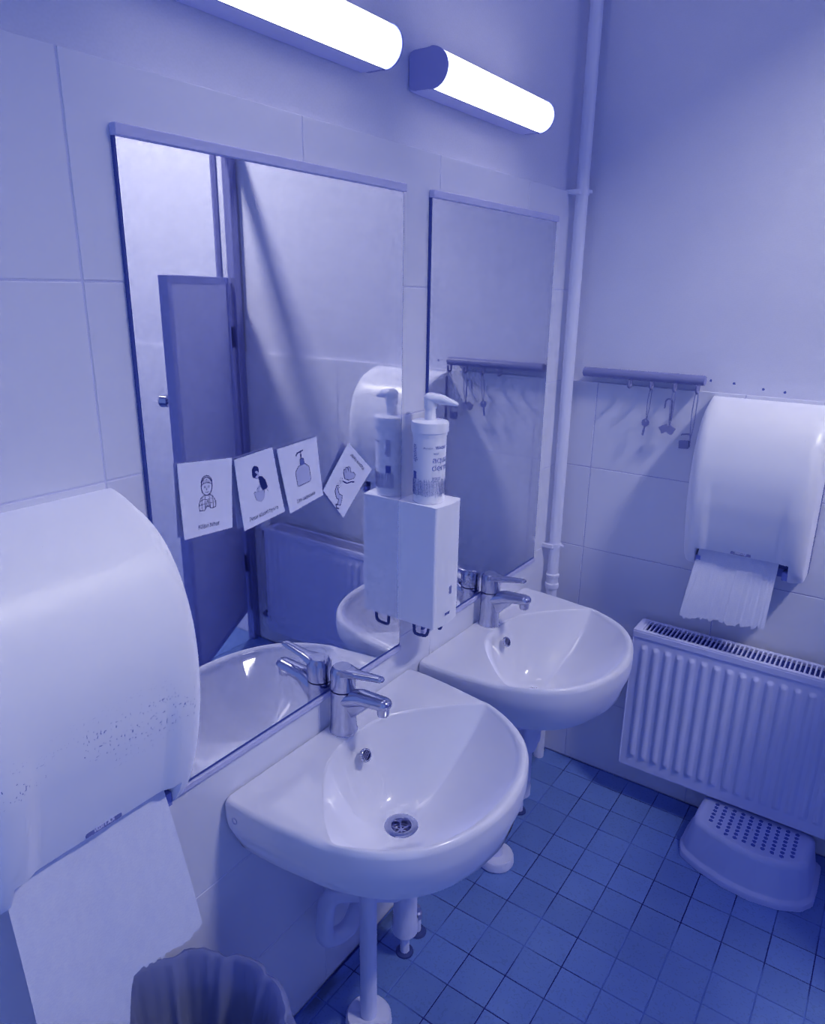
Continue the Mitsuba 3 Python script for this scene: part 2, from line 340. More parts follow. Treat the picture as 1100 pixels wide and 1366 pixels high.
def basin_mesh():
    ca = np.cos(ANG)
    rearw = np.clip(-ca, 0, 1)                          # 1 towards the wall
    frontw = np.clip(ca, 0, 1)
    p = 1.75 + 1.5 * rearw ** 1.5 - 0.20 * frontw
    rings = []
    def ring(rad, z): rings.append(np.column_stack([CX + rad * np.cos(ANG), rad * np.sin(ANG), np.broadcast_to(z, ANG.shape)]))
    rr = 0.0065 + 0.006 * frontw                           # the roll of the rim is wider at the front
    zin = ZT - 1.15 * rr
    for tt in np.r_[0.10, 0.13, np.linspace(0.17, 1, 30)]:
        rad = 0.026 + (RI - 0.026) * (tt - 0.10) / 0.9
        s = (tt - 0.10) / 0.9
        z = ZD + (zin - ZD) * (0.10 * s + 0.90 * s ** p)
        ring(rad, z)
    gap = RO - RI
    for a_, b_ in ((0.12, 0.80), (0.26, 0.55), (0.45, 0.33), (0.70, 0.16)): ring(RI + np.minimum(1.3 * rr * a_, gap * 0.5 * a_), ZT - rr * b_ - 0.0006)
    for q in (0.5, 0.62): ring(RI + gap * q, ZT - 0.0008)
    ring(RO - np.minimum(0.010, gap * 0.28), ZT - 0.0010)
    ring(RO - np.minimum(0.005, gap * 0.2), ZT - 0.0032); ring(RO - 0.0015, ZT - 0.0072); ring(RO, ZT - 0.013)
    ring(RO + 0.0005, ZT - 0.035); ring(RO - 0.002, ZT - 0.055); ring(RO - 0.008, ZT - 0.070)
    for s, z in ((.93, .105), (.84, .128), (.70, .15), (.52, .168), (.34, .182), (.22, .192), (.16, .215)):
        ring(RO * s, ZT - z)
    V = np.stack(rings); V[..., 0] = np.maximum(V[..., 0], 0.0008)
    n, m = V.shape[:2]
    i, j = np.meshgrid(np.arange(n - 1), np.arange(m), indexing='ij'); j2 = (j + 1) % m
    q = np.stack([i * m + j, (i + 1) * m + j, (i + 1) * m + j2, i * m + j2], -1).reshape(-1, 4)
    V2 = V.reshape(-1, 3)
    return trimesh.Trimesh(V2, np.vstack([q[:, [0, 1, 2]], q[:, [0, 2, 3]]]), process=False)
BASIN = basin_mesh()
def moved(m, d):
    m = m.copy(); m.apply_translation(d); return m
def washbasin(yc, label):
    t = thing('washbasin', label, 'washbasin', 'washbasins under the mirrors')
    part(t, 'bowl', ply(moved(BASIN, (0, yc, 0)), 'm_ceramic', smooth=50))
    d = part(t, 'drain', ply(lathe_on([(0.019, -0.012), (0.020, 0.001), (0.022, 0.0022), (0.031, 0.0018), (0.0335, 0.0002), (0.030, -0.004)], (CX, yc, ZD + 0.001), seg=40), 'm_chrome', smooth=40), 'chrome drain ring')
    part(d, 'strainer', ply(cat(cyl((CX, yc, ZD - 0.016), (CX, yc, ZD - 0.013), 0.0195), *[box(CX - 0.019, CX + 0.019, yc - 0.0016, yc + 0.0016, ZD - 0.013, ZD - 0.008).apply_transform(trimesh.transformations.rotation_matrix(a, (0, 0, 1), (CX, yc, 0))) for a in (0.2, 1.25, 2.3)]), 'm_brushed'), 'strainer')
    part(d, 'strainer_hole', ply(cat(*[cyl((CX + 0.0095 * math.cos(a), yc + 0.0095 * math.sin(a), ZD - 0.013), (CX + 0.0095 * math.cos(a), yc + 0.0095 * math.sin(a), ZD - 0.0122), 0.004, seg=14) for a in (0.72, 1.77, 2.8, 3.87, 4.9, 5.95)]), 'm_black'), 'dark strainer holes')
    # overflow in the rear wall of the bowl
    o = np.array((0.0935, yc, 0.617)); ax = np.array((0.86, 0, 0.50)); ax /= np.linalg.norm(ax)
    f = part(t, 'overflow', ply(lathe_on([(0.0092, -0.004), (0.0095, 0.0018), (0.0110, 0.0024), (0.0128, 0.0016), (0.0132, -0.004)], o, ax, 32), 'm_chrome', smooth=40), 'chrome overflow ring')
    F = frame_to(ax)
    def onface(m): return mapped(m, lambda v: v @ F.T + o)
    part(f, 'hole', ply(onface(cyl((0, 0, -0.003), (0, 0, -0.001), 0.0094)), 'm_black'), 'dark overflow hole')
    part(f, 'bar', ply(onface(cat(*[box(-0.009, 0.009, y - 0.0008, y + 0.0008, -0.001, 0.001) for y in (-0.004, 0, 0.004)]).apply_transform(trimesh.transformations.rotation_matrix(0.5, (0, 0, 1)))), 'm_brushed'), 'overflow grid')
    # maker's ring stamp on the left side
    q = np.array((0.030, yc - 0.2795, ZT - 0.033))
    part(t, 'stamp', ply(lathe_on([(0.0052, 0), (0.0052, 0.0009), (0.0060, 0.0009), (0.0060, 0)], q, (0, -1, 0), 24), 'm_ink_pale'), 'faint round stamp')
    return t
S1, S2 = -1.058, -0.468
washbasin(S1, 'white ceramic washbasin nearest to the camera, under the large mirror')
washbasin(S2, 'farther white ceramic washbasin, in the corner by the radiator')

def tap(yc, label):
    t = thing('basin_tap', label, 'tap', 'taps on the washbasins')
    x, z = 0.037, ZT - 0.0015
    S = lambda pts: [tuple(p) for p in pts]
    part(t, 'body', ply(lathe_on(S([(0, 0), (0.0280, 0), (0.0280, 0.003), (0.0262, 0.010), (0.0250, 0.03), (0.0246, 0.07), (0.0246, 0.0915), (0, 0.0915)]), (x, yc, z), seg=48), 'm_chrome', smooth=35), 'tapered chrome body')
    part(t, 'collar_ring', ply(lathe_on(S([(0, 0), (0.0235, 0), (0.0235, 0.003), (0, 0.003)]), (x, yc, z + 0.0915), seg=40), 'm_black'), 'dark ring between body and lever')
    # spout: flat rounded bar
    def bar(pts, rad, flat_z):
        m = hull_chain([(a, 0, b / flat_z) for a, b in pts], rad, 32)
        v = tm(m.refine_to_length(0.006)); v.vertices = v.vertices * [1, 1, flat_z]
        return v
    sp = cat(bar([(0.010, 0.074), (0.045, 0.088), (0.098, 0.0935)], [0.022, 0.0200, 0.0168], 0.74))
    v = sp.vertices; sp.vertices = v + [x, yc, z]
    spm = mf(sp) + mf(tm(m3.Manifold.batch_hull([m3.Manifold.sphere(0.0165, 24).scale((1, 1, .9)).translate((x + 0.006, yc, z + 0.06)), m3.Manifold.sphere(0.008, 24).translate((x + 0.024, yc, z + 0.045)), m3.Manifold.sphere(0.009, 24).translate((x + 0.06, yc, z + 0.081))])))
    s = part(t, 'spout', ply(tm(spm), 'm_chrome', smooth=40), 'chrome spout')
    part(s, 'aerator', ply(lathe_on(S([(0, -0.004), (0.0105, -0.004), (0.0118, 0), (0.0118, 0.012), (0, 0.012)]), (x + 0.098, yc, z + 0.0735), seg=28), 'm_chrome', smooth=35), 'aerator nozzle')
    cap = m3.Manifold.batch_hull([m3.Manifold.cylinder(0.034, 0.0246, 0.0246, 48).translate((x, yc, z + 0.0945)), m3.Manifold.cylinder(0.004, 0.0205, 0.017, 48).translate((x - 0.001, yc, z + 0.137))])
    lev = m3.Manifold.batch_hull([m3.Manifold.cylinder(0.010, 0.0235, 0.0190, 48).translate((x, yc, z + 0.1285)), m3.Manifold.sphere(0.0135, 28).scale((1, 1, 0.5)).translate((x + 0.036, yc, z + 0.1345))])
    lev2 = m3.Manifold.batch_hull([m3.Manifold.sphere(0.0135, 28).scale((1, 1, 0.5)).translate((x + 0.034, yc, z + 0.1345)), m3.Manifold.sphere(0.0092, 24).scale((1, 1, 0.62)).translate((x + 0.090, yc, z + 0.1425))])
    part(t, 'lever', ply(tm((cap + lev + lev2)), 'm_chrome', smooth=30), 'chrome lever')
    return t
tap(S1, 'chrome lever tap on the nearer washbasin')
tap(S2, 'chrome lever tap on the farther washbasin in the corner')

def plumbing(yc, dy, label):
    t = thing('drain_pipework', label, 'pipe', 'drain pipes under the washbasins')
    lx, ly = 0.138, yc + dy
    part(t, 'standpipe', ply(cyl((lx, ly, 0.0), (lx, ly, 0.436), 0.0175), 'm_waste', smooth=30), 'upright pipe')
    part(t, 'floor_flange', ply(lathe_on([(0.019, 0.002), (0.048, 0.002), (0.0495, 0.006), (0.0475, 0.024), (0.044, 0.028), (0.0178, 0.028)], (lx, ly, 0), seg=40), 'm_waste', smooth=35), 'round floor flange')
    part(t, 'tailpiece', ply(cyl((CX, yc, 0.36), (CX, yc, 0.438), 0.024), 'm_waste', smooth=30))
    u = bend([(CX, yc, 0.37), (CX, yc, 0.33), (0.06, yc - 0.085, 0.33), (0.05, yc - 0.090, 0.20), (0.07, yc - 0.03, 0.19), (0.085, yc + 0.02, 0.31), (0.10, yc + 0.133, 0.33)], 0.045, 10)
    part(t, 'trap_bend', ply(tube(u, 0.0185, 16), 'm_waste', smooth=40), 'curved trap')
    c = (0.10, yc + 0.133)
    part(t, 'trap_cup', ply(lathe_on([(0, 0.058), (0.022, 0.058), (0.029, 0.066), (0.030, 0.098), (0.0275, 0.102), (0.0265, 0.30), (0.0275, 0.302), (0.0275, 0.36), (0.020, 0.372), (0, 0.372)], (*c, 0), seg=36), 'm_waste', smooth=35), 'white trap cylinder')
    part(t, 'trap_outlet', ply(cyl((*c, 0.0), (*c, 0.06), 0.011), 'm_waste', smooth=30), 'narrow pipe into the floor')
    part(t, 'outlet_ring', ply(lathe_on([(0.011, 0.0005), (0.021, 0.0005), (0.020, 0.004), (0.011, 0.006)], (*c, 0), seg=24), 'm_plastic_dark', smooth=30), 'dark seal at the floor')
    return t
plumbing(S1, -0.052, 'white drain pipes and trap under the nearer washbasin')
plumbing(S2, -0.082, 'white drain pipes and trap under the farther washbasin')
t = thing('capped_pipe_stub', 'short capped pipe stub standing on the floor beside the nearer trap', 'pipe')
part(t, 'pipe', ply(cyl((0.093, -0.862, 0), (0.093, -0.862, 0.045), 0.0085), 'm_waste', smooth=30))
part(t, 'cap', ply(lathe_on([(0, 0.045), (0.0105, 0.045), (0.0105, 0.060), (0.006, 0.064), (0.0055, 0.078), (0, 0.080)], (0.093, -0.862, 0), seg=20), 'm_brushed', smooth=30), 'metal cap')
part(t, 'seal', ply(lathe_on([(0.0085, 0.0005), (0.022, 0.0005), (0.019, 0.004), (0.0085, 0.007)], (0.093, -0.862, 0), seg=18), 'm_plastic_dark', smooth=30), 'grimy seal')

# ------------------------------------------------------------------ pipe in the corner
t = thing('corner_pipe', 'white vertical pipe running down the corner of the room', 'pipe')
PX, PY = 0.030, -0.052
part(t, 'pipe', ply(cyl((PX, PY, 0.0), (PX, PY, ZC), 0.0165, seg=32), 'm_pipe', smooth=30))
part(t, 'joint', ply(lathe_on([(0.0165, -0.006), (0.0205, -0.005), (0.021, 0.0), (0.0205, 0.010), (0.018, 0.012), (0.018, 0.03), (0.0205, 0.032), (0.021, 0.04), (0.0165, 0.043)], (PX, PY, 0.617), seg=32), 'm_pipe', smooth=35), 'ribbed pipe socket')
part(t, 'joint', ply(lathe_on([(0.0165, 0), (0.0205, 0.001), (0.0205, 0.02), (0.0165, 0.022)], (PX, PY, 2.19), seg=32), 'm_pipe', smooth=35), 'pipe socket near the top')
for z in (1.742, 0.752):
    k = part(t, 'clamp', ply(lathe_on([(0.0166, -0.007), (0.0195, -0.007), (0.0195, 0.007), (0.0166, 0.007)], (PX, PY, z), seg=32), 'm_pipe', smooth=35), 'pipe clamp')
    part(k, 'bracket', ply(cat(box(-0.004, PX - 0.012, PY - 0.026, PY - 0.014, z - 0.006, z + 0.006, .001), box(PX - 0.015, PX + 0.004, PY - 0.026, PY - 0.0165, z - 0.006, z + 0.006, .001), box(PX + 0.015, PX + 0.028, PY - 0.004, PY + 0.004, z - 0.004, z + 0.004, .001)), 'm_pipe'), 'clamp bracket')

# ------------------------------------------------------------------ hook rail with keys
t = thing('hook_rail', 'grey rail with four hooks on the back wall beside the corner pipe', 'hook rail')
RY, RZ = -0.0297, 1.2759
part(t, 'rail', ply(cat(lathe_on([(0, 0), (0.0118, 0), (0.0130, 0.001), (0.0130, 0.329), (0.0118, 0.330), (0, 0.330)], (0.0687, RY, RZ), (1, 0, 0), 28), box(0.08, 0.39, RY, 0.0078, RZ - 0.006, RZ + 0.006)), 'm_plastic_grey', smooth=35), 'round grey bar')
HX = [0.2066, 0.2658, 0.3272, 0.3849]
for x in HX:
    pts = bend([(x, RY - 0.006, RZ - 0.008), (x, RY - 0.004, RZ - 0.030), (x, RY - 0.022, RZ - 0.032), (x, RY - 0.024, RZ - 0.012)], 0.01, 6)
    part(t, 'hook', ply(tube(pts, 0.0036, 10), 'm_plastic_grey', smooth=40), 'small hook')
def cord(x, z1, dx=0.004, x2=None):
    x2 = x if x2 is None else x2; y = RY - 0.013
    z0 = RZ - 0.029
    P = [(x2, y + 0.004, z1), (x + (x2 - x) * .5 - dx, y + 0.002, (z0 + z1) / 2), (x - dx * 0.7, y, z0 - 0.006), (x, y, z0 + 0.0015), (x + dx * 0.7, y - 0.001, z0 - 0.006), (x + (x2 - x) * .5 + dx, y, (z0 + z1) / 2), (x2 + 0.001, y + 0.003, z1)]
    P = np.array(P); s = np.linspace(0, 1, len(P)); q = np.linspace(0, 1, 40)
    from scipy.interpolate import PchipInterpolator
    return np.column_stack([PchipInterpolator(s, P[:, k])(q) for k in range(3)]), y
# 1: a key on a thin cord
t = thing('hanging_key', 'small dark key hanging on a thin cord from the second hook', 'key')
c, y = cord(HX[1], 1.160, 0.004, 0.2605)
part(t, 'cord', ply(tube(c, 0.0009, 6), 'm_metal', smooth=True), 'thin cord')
hd = Point(0, 0).buffer(0.0105, 16).difference(Point(0, 0.0055).buffer(0.0026, 10)).union(sbox(-0.0022, -0.036, 0.0022, -0.009)).union(sbox(-0.004, -0.034, -0.001, -0.030)).union(sbox(-0.0038, -0.026, -0.001, -0.022))
hd = affinity.rotate(hd, -6, origin=(0, 0.006))
km = mapped(flat(hd, 0.002), lambda v: np.column_stack([0.2605 + v[:, 0] - 0.0005, y + 0.004 - v[:, 2], 1.1525 + v[:, 1]]))
km.invert(); part(t, 'key', ply(km, 'm_metal'), 'dark metal key')
# 2, 3: lanyards with a bent hook tool and tag
def lanyard(x, zb, label, tag_pts, hook):
    t = thing('cord_loop', label, 'lanyard', 'cord loops on the hook rail')
    c, y = cord(x, zb, 0.005, x - 0.004)
    part(t, 'cord', ply(tube(c, 0.0013, 6), 'm_brushed', smooth=True), 'looped cord')
    part(t, 'wire_hook', ply(tube(bend([(q[0], y + 0.006, q[1]) for q in hook], 0.012, 8), 0.0021, 8), 'm_metal', smooth=True), 'bent wire hook')
    for (dx, dz, r, ang) in tag_pts:
        g = affinity.rotate(sbox(-r, -r * 0.85, r, r * 0.85).buffer(0.002), ang, origin=(0, 0))
        m = mapped(flat(g, 0.006), lambda v: np.column_stack([x + dx + v[:, 0], y + 0.007 - v[:, 2], zb + dz + v[:, 1]])); m.invert()
        part(t, 'tag', ply(m, 'm_plastic_grey'), 'plastic tag')
lanyard(HX[2], 1.150, 'cord loop with two plastic tags and a bent wire hook on the third hook', [(-0.016, -0.008, 0.0095, 30), (0.001, -0.010, 0.0085, 60)], [(HX[2] - 0.003, 1.165), (HX[2] - 0.0035, 1.222), (HX[2] - 0.020, 1.222), (HX[2] - 0.022, 1.196)])
lanyard(HX[3], 1.118, 'cord loop with a plastic tag on the hook next to the dispenser', [(-0.018, -0.012, 0.0105, 5)], [(HX[3] - 0.004, 1.10), (HX[3] - 0.004, 1.136), (HX[3] - 0.026, 1.132), (HX[3] - 0.028, 1.130)])

# ------------------------------------------------------------------ paper towel dispensers
PROF = [(0.808, .105), (0.83, .127), (0.86, .142), (0.90, .156), (0.95, .168), (1.00, .1755), (1.04, .1765), (1.08, .1735), (1.12, .1645), (1.15, .153), (1.18, .135), (1.20, .115), (1.215, .090), (1.226, .060), (1.233, .030), (1.236, .008)]
def dispenser_mesh(W):
    """local: u along the wall (0..W), d from the wall, z"""
    from scipy.interpolate import PchipInterpolator
    P = np.array(PROF); f = PchipInterpolator(P[:, 0], P[:, 1])
    zs = np.r_[np.linspace(0.808, 1.15, 40), np.linspace(1.155, 1.215, 18), 1.221, 1.226, 1.230, 1.233, 1.2350, 1.236]
    rows = []
    for z in zs:
        D = max(float(f(z)), 0.004); rc = min(0.032, D * 0.45)
        ins = 0.006 * np.clip((1.236 - z) / 0.43, 0, 1) * 0      # sides straight
        pts = [(0, 0.0)] + [(0, d) for d in np.linspace(0.0, D - rc, 6)[1:]]
        pts += [(rc - rc * math.cos(a), D - rc + rc * math.sin(a)) for a in np.linspace(0, math.pi / 2, 9)[1:]]
        us = np.linspace(rc, W - rc, 41)[1:-1]
        k = 1 - float(np.clip((z - 0.93) / 0.16, 0, 1)) ; k = k * k * (3 - 2 * k)
        for uu in us:
            s = np.clip((min(uu, W - uu) - 0.045) / 0.018, 0, 1); s = s * s * (3 - 2 * s)
            pts.append((uu, D - 0.007 * k * s))
        pts += [(W - rc + rc * math.sin(a), D - rc + rc * math.cos(a)) for a in np.linspace(0, math.pi / 2, 9)]
        pts += [(W, d) for d in np.linspace(D - rc, 0, 6)[1:]]
        rows.append([(u, d, z) for u, d in pts])
    V = np.array(rows); n, m = V.shape[:2]
    g = grid(V)
    VV = np.vstack([g.vertices, [[W / 2, 0.02, zs[0]], [W / 2, 0.001, zs[-1]]]])
    i, j = np.meshgrid(np.arange(n - 1), [0], indexing='ij')
    a = np.arange(n - 1)
    back = np.vstack([np.stack([a * m, (a + 1) * m, a * m + m - 1], 1), np.stack([(a + 1) * m, (a + 1) * m + m - 1, a * m + m - 1], 1)])
    k = np.arange(m); k2 = (k + 1) % m
    bot = np.stack([k, k2, k * 0 + n * m], 1); top = np.stack([(n - 1) * m + k2, (n - 1) * m + k, k * 0 + n * m + 1], 1)
    M = trimesh.Trimesh(VV, np.vstack([g.faces, back, bot, top]), process=False)
    M.merge_vertices(digits_vertex=7); M.update_faces(M.nondegenerate_faces()); M.fix_normals()
    if M.volume < 0: M.invert()
    solid = mf(M)
    cut = m3.Manifold.cube((W - 0.066, 0.3, 0.09)).translate((0.033, 0.045, 0.772))
    # the slot follows the bowed lower edge of the cover
    arch = m3.Manifold.batch_hull([m3.Manifold.cylinder(0.30, 0.03, 0.03, 48).rotate((-90, 0, 0)).translate((0.065, 0.045, 0.835)), m3.Manifold.cylinder(0.30, 0.03, 0.03, 48).rotate((-90, 0, 0)).translate((W - 0.065, 0.045, 0.835)),])
    return tm(solid - cut)
WD = 0.287
DISP = dispenser_mesh(WD)
LOGO = text2('KATRIN', 0.0052, 0.0006, True)
LOGO.apply_translation((-LOGO.bounds.mean(0)[0], -LOGO.bounds.mean(0)[1], 0))
def towel_sheet(u0, u1, u0b, u1b, d0, d1, z0, zl, zr, nu=120, nv=40, seed=1, tear=0.006, step=0.0):
    r = np.random.default_rng(seed)
    us = np.linspace(0, 1, nu); vs = np.linspace(0, 1, nv)
    jag = np.cumsum(r.normal(0, 1, nu)); jag = jag - np.linspace(jag[0], jag[-1], nu); jag = jag / (np.abs(jag).max() + 1e-9) * tear + np.repeat(r.uniform(-0.0048, 0.0048, nu // 3), 3)
    V = np.zeros((nv, nu, 3))
    for a, v in enumerate(vs):
        uu0, uu1 = u0 + (u0b - u0) * v, u1 + (u1b - u1) * v
        zb = zl + (zr - zl) * us + jag - step * (1 - np.clip((us - 0.44) / 0.09, 0, 1)) ** 1.5
        V[a, :, 0] = uu0 + (uu1 - uu0) * us
        V[a, :, 2] = z0 + (zb - z0) * v
        V[a, :, 1] = d0 + (d1 - d0) * (1 - (1 - v) ** 2) + 0.004 * np.sin(us * 5 + 1 + v * 2) * v
    F = grid(V); B = grid(V + [0, -0.0006, 0]); B.invert()
    return cat(F, B)
def dispenser(to, flip, label, cover_mat, sheet, tlabel):
    """to(v): local (u, d, z) -> world"""
    t = thing('towel_dispenser', label, 'paper towel dispenser', 'paper towel dispensers on the walls')
    def put(m):
        m = mapped(m, to)
        if flip: m.invert()
        return m
    part(t, 'cover', ply(put(DISP), cover_mat, smooth=38), 'rounded white cover')
    part(t, 'back_plate', ply(put(box(-0.002, WD + 0.002, 0.0, 0.012, 0.805, 1.225, 0.003)), 'm_plastic_grey'), 'grey back plate')
    part(t, 'slot_plate', ply(put(cat(box(0.034, WD - 0.034, 0.047, 0.085, 0.812, 0.8615), box(0.034, 0.046, 0.085, 0.118, 0.815, 0.835), box(WD - 0.046, WD - 0.034, 0.085, 0.118, 0.815, 0.835))), 'm_plastic_blue'), 'blue-grey inner plate')
    part(t, 'roller', ply(put(cyl((0.036, 0.098, 0.848), (WD - 0.036, 0.098, 0.848), 0.010)), 'm_plastic_dark', smooth=30), 'dark roller in the slot')
    zc = 0.8695; dd = 0.1395
    pl = part(t, 'name_plate', ply(put(box(WD / 2 - 0.024, WD / 2 + 0.024, dd - 0.006, dd, zc - 0.0052, zc + 0.0052, 0.001)), 'm_logo_plate'), 'grey name plate')
    lg = LOGO.copy(); v = lg.vertices.copy()
    s = -1 if flip else 1
    lg.vertices = np.column_stack([WD / 2 + s * v[:, 0], dd - 0.0002 + v[:, 2], zc + v[:, 1]])
    lg = mapped(lg, to)
    part(pl, 'lettering', ply(lg, 'm_card'), 'pale lettering')
    t2 = part(t, 'paper_towel', ply(put(towel_sheet(*sheet[0], **sheet[1])), 'm_paper', smooth=True), tlabel)
    return t
XR0, YL0 = 0.4185, -1.478
# back wall: u = x - XR0, d = -y.   Looking at it, u grows to the right.
dispenser(lambda v: np.column_stack([XR0 + v[:, 0], 0.0 - v[:, 1], v[:, 2]]), True, 'white paper towel dispenser on the back wall above the radiator', 'm_plastic',
          ((0.040, 0.230, 0.017, 0.225, 0.108, 0.135, 0.862, 0.662, 0.685), dict(seed=3, tear=0.006)), 'hanging paper towel with a torn edge')
# left wall: u grows away from the camera's left, i.e. u = y - (YL0 - WD), d = x
dispenser(lambda v: np.column_stack([0.0 + v[:, 1], YL0 - WD + v[:, 0], v[:, 2]]), True, 'white paper towel dispenser in the left foreground, its front flecked with dark specks', 'm_plastic_specked',
          ((0.030, 0.238, 0.036, 0.268, 0.118, 0.135, 0.868, 0.610, 0.604), dict(seed=5, tear=0.007, step=0.12)), 'hanging paper towel with a ragged torn edge')
for k in [k for k in scene if k.startswith('towel_dispenser') and k.endswith('lettering')]: pass

# ------------------------------------------------------------------ soap dispenser and pump bottle
t = thing('soap_dispenser', 'tall white wall soap dispenser between the two mirrors, the pump bottle on top', 'soap dispenser')
sy0, sy1, sz0, sz1 = -0.836, -0.739, 0.800, 1.070
def soap_body():
    pl = Polygon([(0.0, sy0), (0.1005, sy0)] + [(0.1000 + 0.005 * math.cos(a) * 1.2, y) for y, a in zip(np.linspace(sy0 + 0.008, sy1 - 0.008, 9), np.linspace(-1.4, 1.4, 9))] + [(0.096, sy1), (0.0, sy1)]).buffer(-0.004).buffer(0.004, 8).union(sbox(0.0, sy0, 0.02, sy1)).intersection(sbox(0, -2, 1, 0))
    return pl
pl = soap_body()
m = trimesh.creation.extrude_polygon(pl, sz1 - sz0, engine='earcut'); m.apply_translation((0, 0, sz0))
mm = mf(m)
# slanted underside and a seam round the front cover
mm = mm - m3.Manifold.cube((0.3, 0.3, 0.1)).rotate((0, 14, 0)).translate((0.035, -0.95, sz0 - 0.1))
part(t, 'body', ply(tm(mm), 'm_plastic', smooth=25), 'white casing')
cv = trimesh.creation.extrude_polygon(pl.buffer(0.0008).intersection(sbox(0.090, -2, 1, 0)), 0.235, engine='earcut'); cv.apply_translation((0, 0, sz1 - 0.2352))
part(t, 'front_cover', ply(cv, 'm_plastic', smooth=25), 'front cover')
part(t, 'level_window', ply(box(0.104, 0.1080, -0.788, -0.779, 0.868, 0.886, 0.0006), 'm_plastic_grey'), 'small level window')
lt = text2('TORK', 0.0055, 0.0006, True); v = lt.vertices.copy(); lt.vertices = np.column_stack([0.1062 + v[:, 2], -0.803 + v[:, 0], 0.822 + v[:, 1]])
part(t, 'lettering', ply(lt, 'm_ink_soft'), 'dark lettering')
part(t, 'push_lever', ply(tube(bend([(0.040, sy0 + 0.014, 0.806), (0.042, sy0 + 0.014, 0.770), (0.074, sy0 + 0.014, 0.772), (0.078, sy0 + 0.016, 0.792)], 0.008, 5), 0.0034, 8), 'm_plastic_dark', smooth=40), 'dark wire lever')
part(t, 'nozzle', ply(lathe_on([(0, 0), (0.004, 0.0), (0.006, 0.006), (0.006, 0.02), (0, 0.02)], (0.078, -0.775, 0.772), seg=18), 'm_plastic_dark', smooth=30), 'dark nozzle')

BX, BY, BZ = 0.055, -0.797, 1.070
t = thing('pump_bottle', 'white pump bottle with a printed label standing on the soap dispenser', 'bottle')
def brad(z): return 0.0328 + (0.0345 - 0.0328) * z / 0.145
part(t, 'body', ply(lathe_on([(0, 0), (0.030, 0), (0.0323, 0.002), (brad(.01), 0.01), (brad(.14), 0.140), (brad(.14), 0.147), (0, 0.147)], (BX, BY, BZ), seg=56), 'm_plastic', smooth=30), 'tapered white bottle')
part(t, 'lid', ply(lathe_on([(0, 0.140), (0.0356, 0.140), (0.0360, 0.145), (0.0360, 0.147), (0.0382, 0.148), (0.0384, 0.165), (0.037, 0.168), (0.016, 0.171), (0, 0.171)], (BX, BY, BZ), seg=56), 'm_plastic', smooth=30), 'wide white lid')
nd = np.array((0.94, 0.34)); nd /= np.linalg.norm(nd)
ph = m3.Manifold.cylinder(0.024, 0.0118, 0.0112, 32).translate((BX, BY, BZ + 0.170)) + m3.Manifold.cylinder(0.020, 0.0132, 0.0132, 32).translate((BX, BY, BZ + 0.194))
hd = m3.Manifold.batch_hull([m3.Manifold.sphere(0.0142, 28).scale((1, 1, .75)).translate((BX, BY, BZ + 0.2145)), m3.Manifold.sphere(0.0115, 28).scale((1, 1, .75)).translate((BX + 0.022 * nd[0], BY + 0.022 * nd[1], BZ + 0.2135)), m3.Manifold.sphere(0.0045, 20).translate((BX + 0.053 * nd[0], BY + 0.053 * nd[1], BZ + 0.2045))])
part(t, 'pump', ply(tm(ph + hd), 'm_plastic', smooth=35), 'white pump head with a pointed spout')
# printed label: flat print wrapped round the body, a = arc length from the camera-facing direction
A0 = math.atan2(CAM[1] - BY, CAM[0] - BX)
def wrap(m, lift=0.0003):
    v = np.array(m.vertices); r = brad(v[:, 1]) + lift + v[:, 2]; a = A0 + v[:, 0] / 0.0335
    m = m.copy(); m.vertices = np.column_stack([BX + r * np.cos(a), BY + r * np.sin(a), BZ + v[:, 1]]); return m
def wtext(s, h, a, z, bold=False):
    m = text2(s, h, 0.0002, bold); m.apply_translation((a, z, 0)); return m
pr = [wtext('aqua', 0.0125, 0.006, 0.088), wtext('derm', 0.0125, 0.005, 0.072), wtext('WASH', 0.006, 0.012, 0.116, True), wtext('mild', 0.004, 0.008, 0.105), wtext('MILD SOAP', 0.0025, -0.012, 0.117)]
part(t, 'lettering', ply(cat(*[wrap(m) for m in pr]), 'm_ink_soft'), 'dark lettering')
r_ = np.random.default_rng(2); bars = []
x = -0.046
while x < 0.046:
    w = r_.uniform(0.0007, 0.0012); hgt = r_.uniform(0.016, 0.023)
    bars.append(sbox(x, 0.015 + r_.uniform(0, .006), x + w, 0.031 + hgt)); x += w + r_.uniform(0.0013, 0.0026)
part(t, 'stripes', ply(wrap(flat(unary_union(bars), 0.0002)), 'm_ink_soft'), 'band of thin dark stripes')
ln = []
for k in range(10): ln.append(sbox(-0.040 + r_.uniform(0, .001), 0.121 - k * 0.0036, -0.026 + r_.uniform(-.004, 0), 0.1225 - k * 0.0036))
for k in range(3): ln.append(sbox(0.006, 0.056 - k * 0.0035, 0.026 - k * 0.002, 0.0574 - k * 0.0035))
ln.append(sbox(-0.040, 0.052, -0.029, 0.068))
lines = flat(unary_union(ln), 0.0002)
part(t, 'small_print', ply(wrap(lines.subdivide()), 'm_ink_soft'), 'lines of small print', 'stuff')

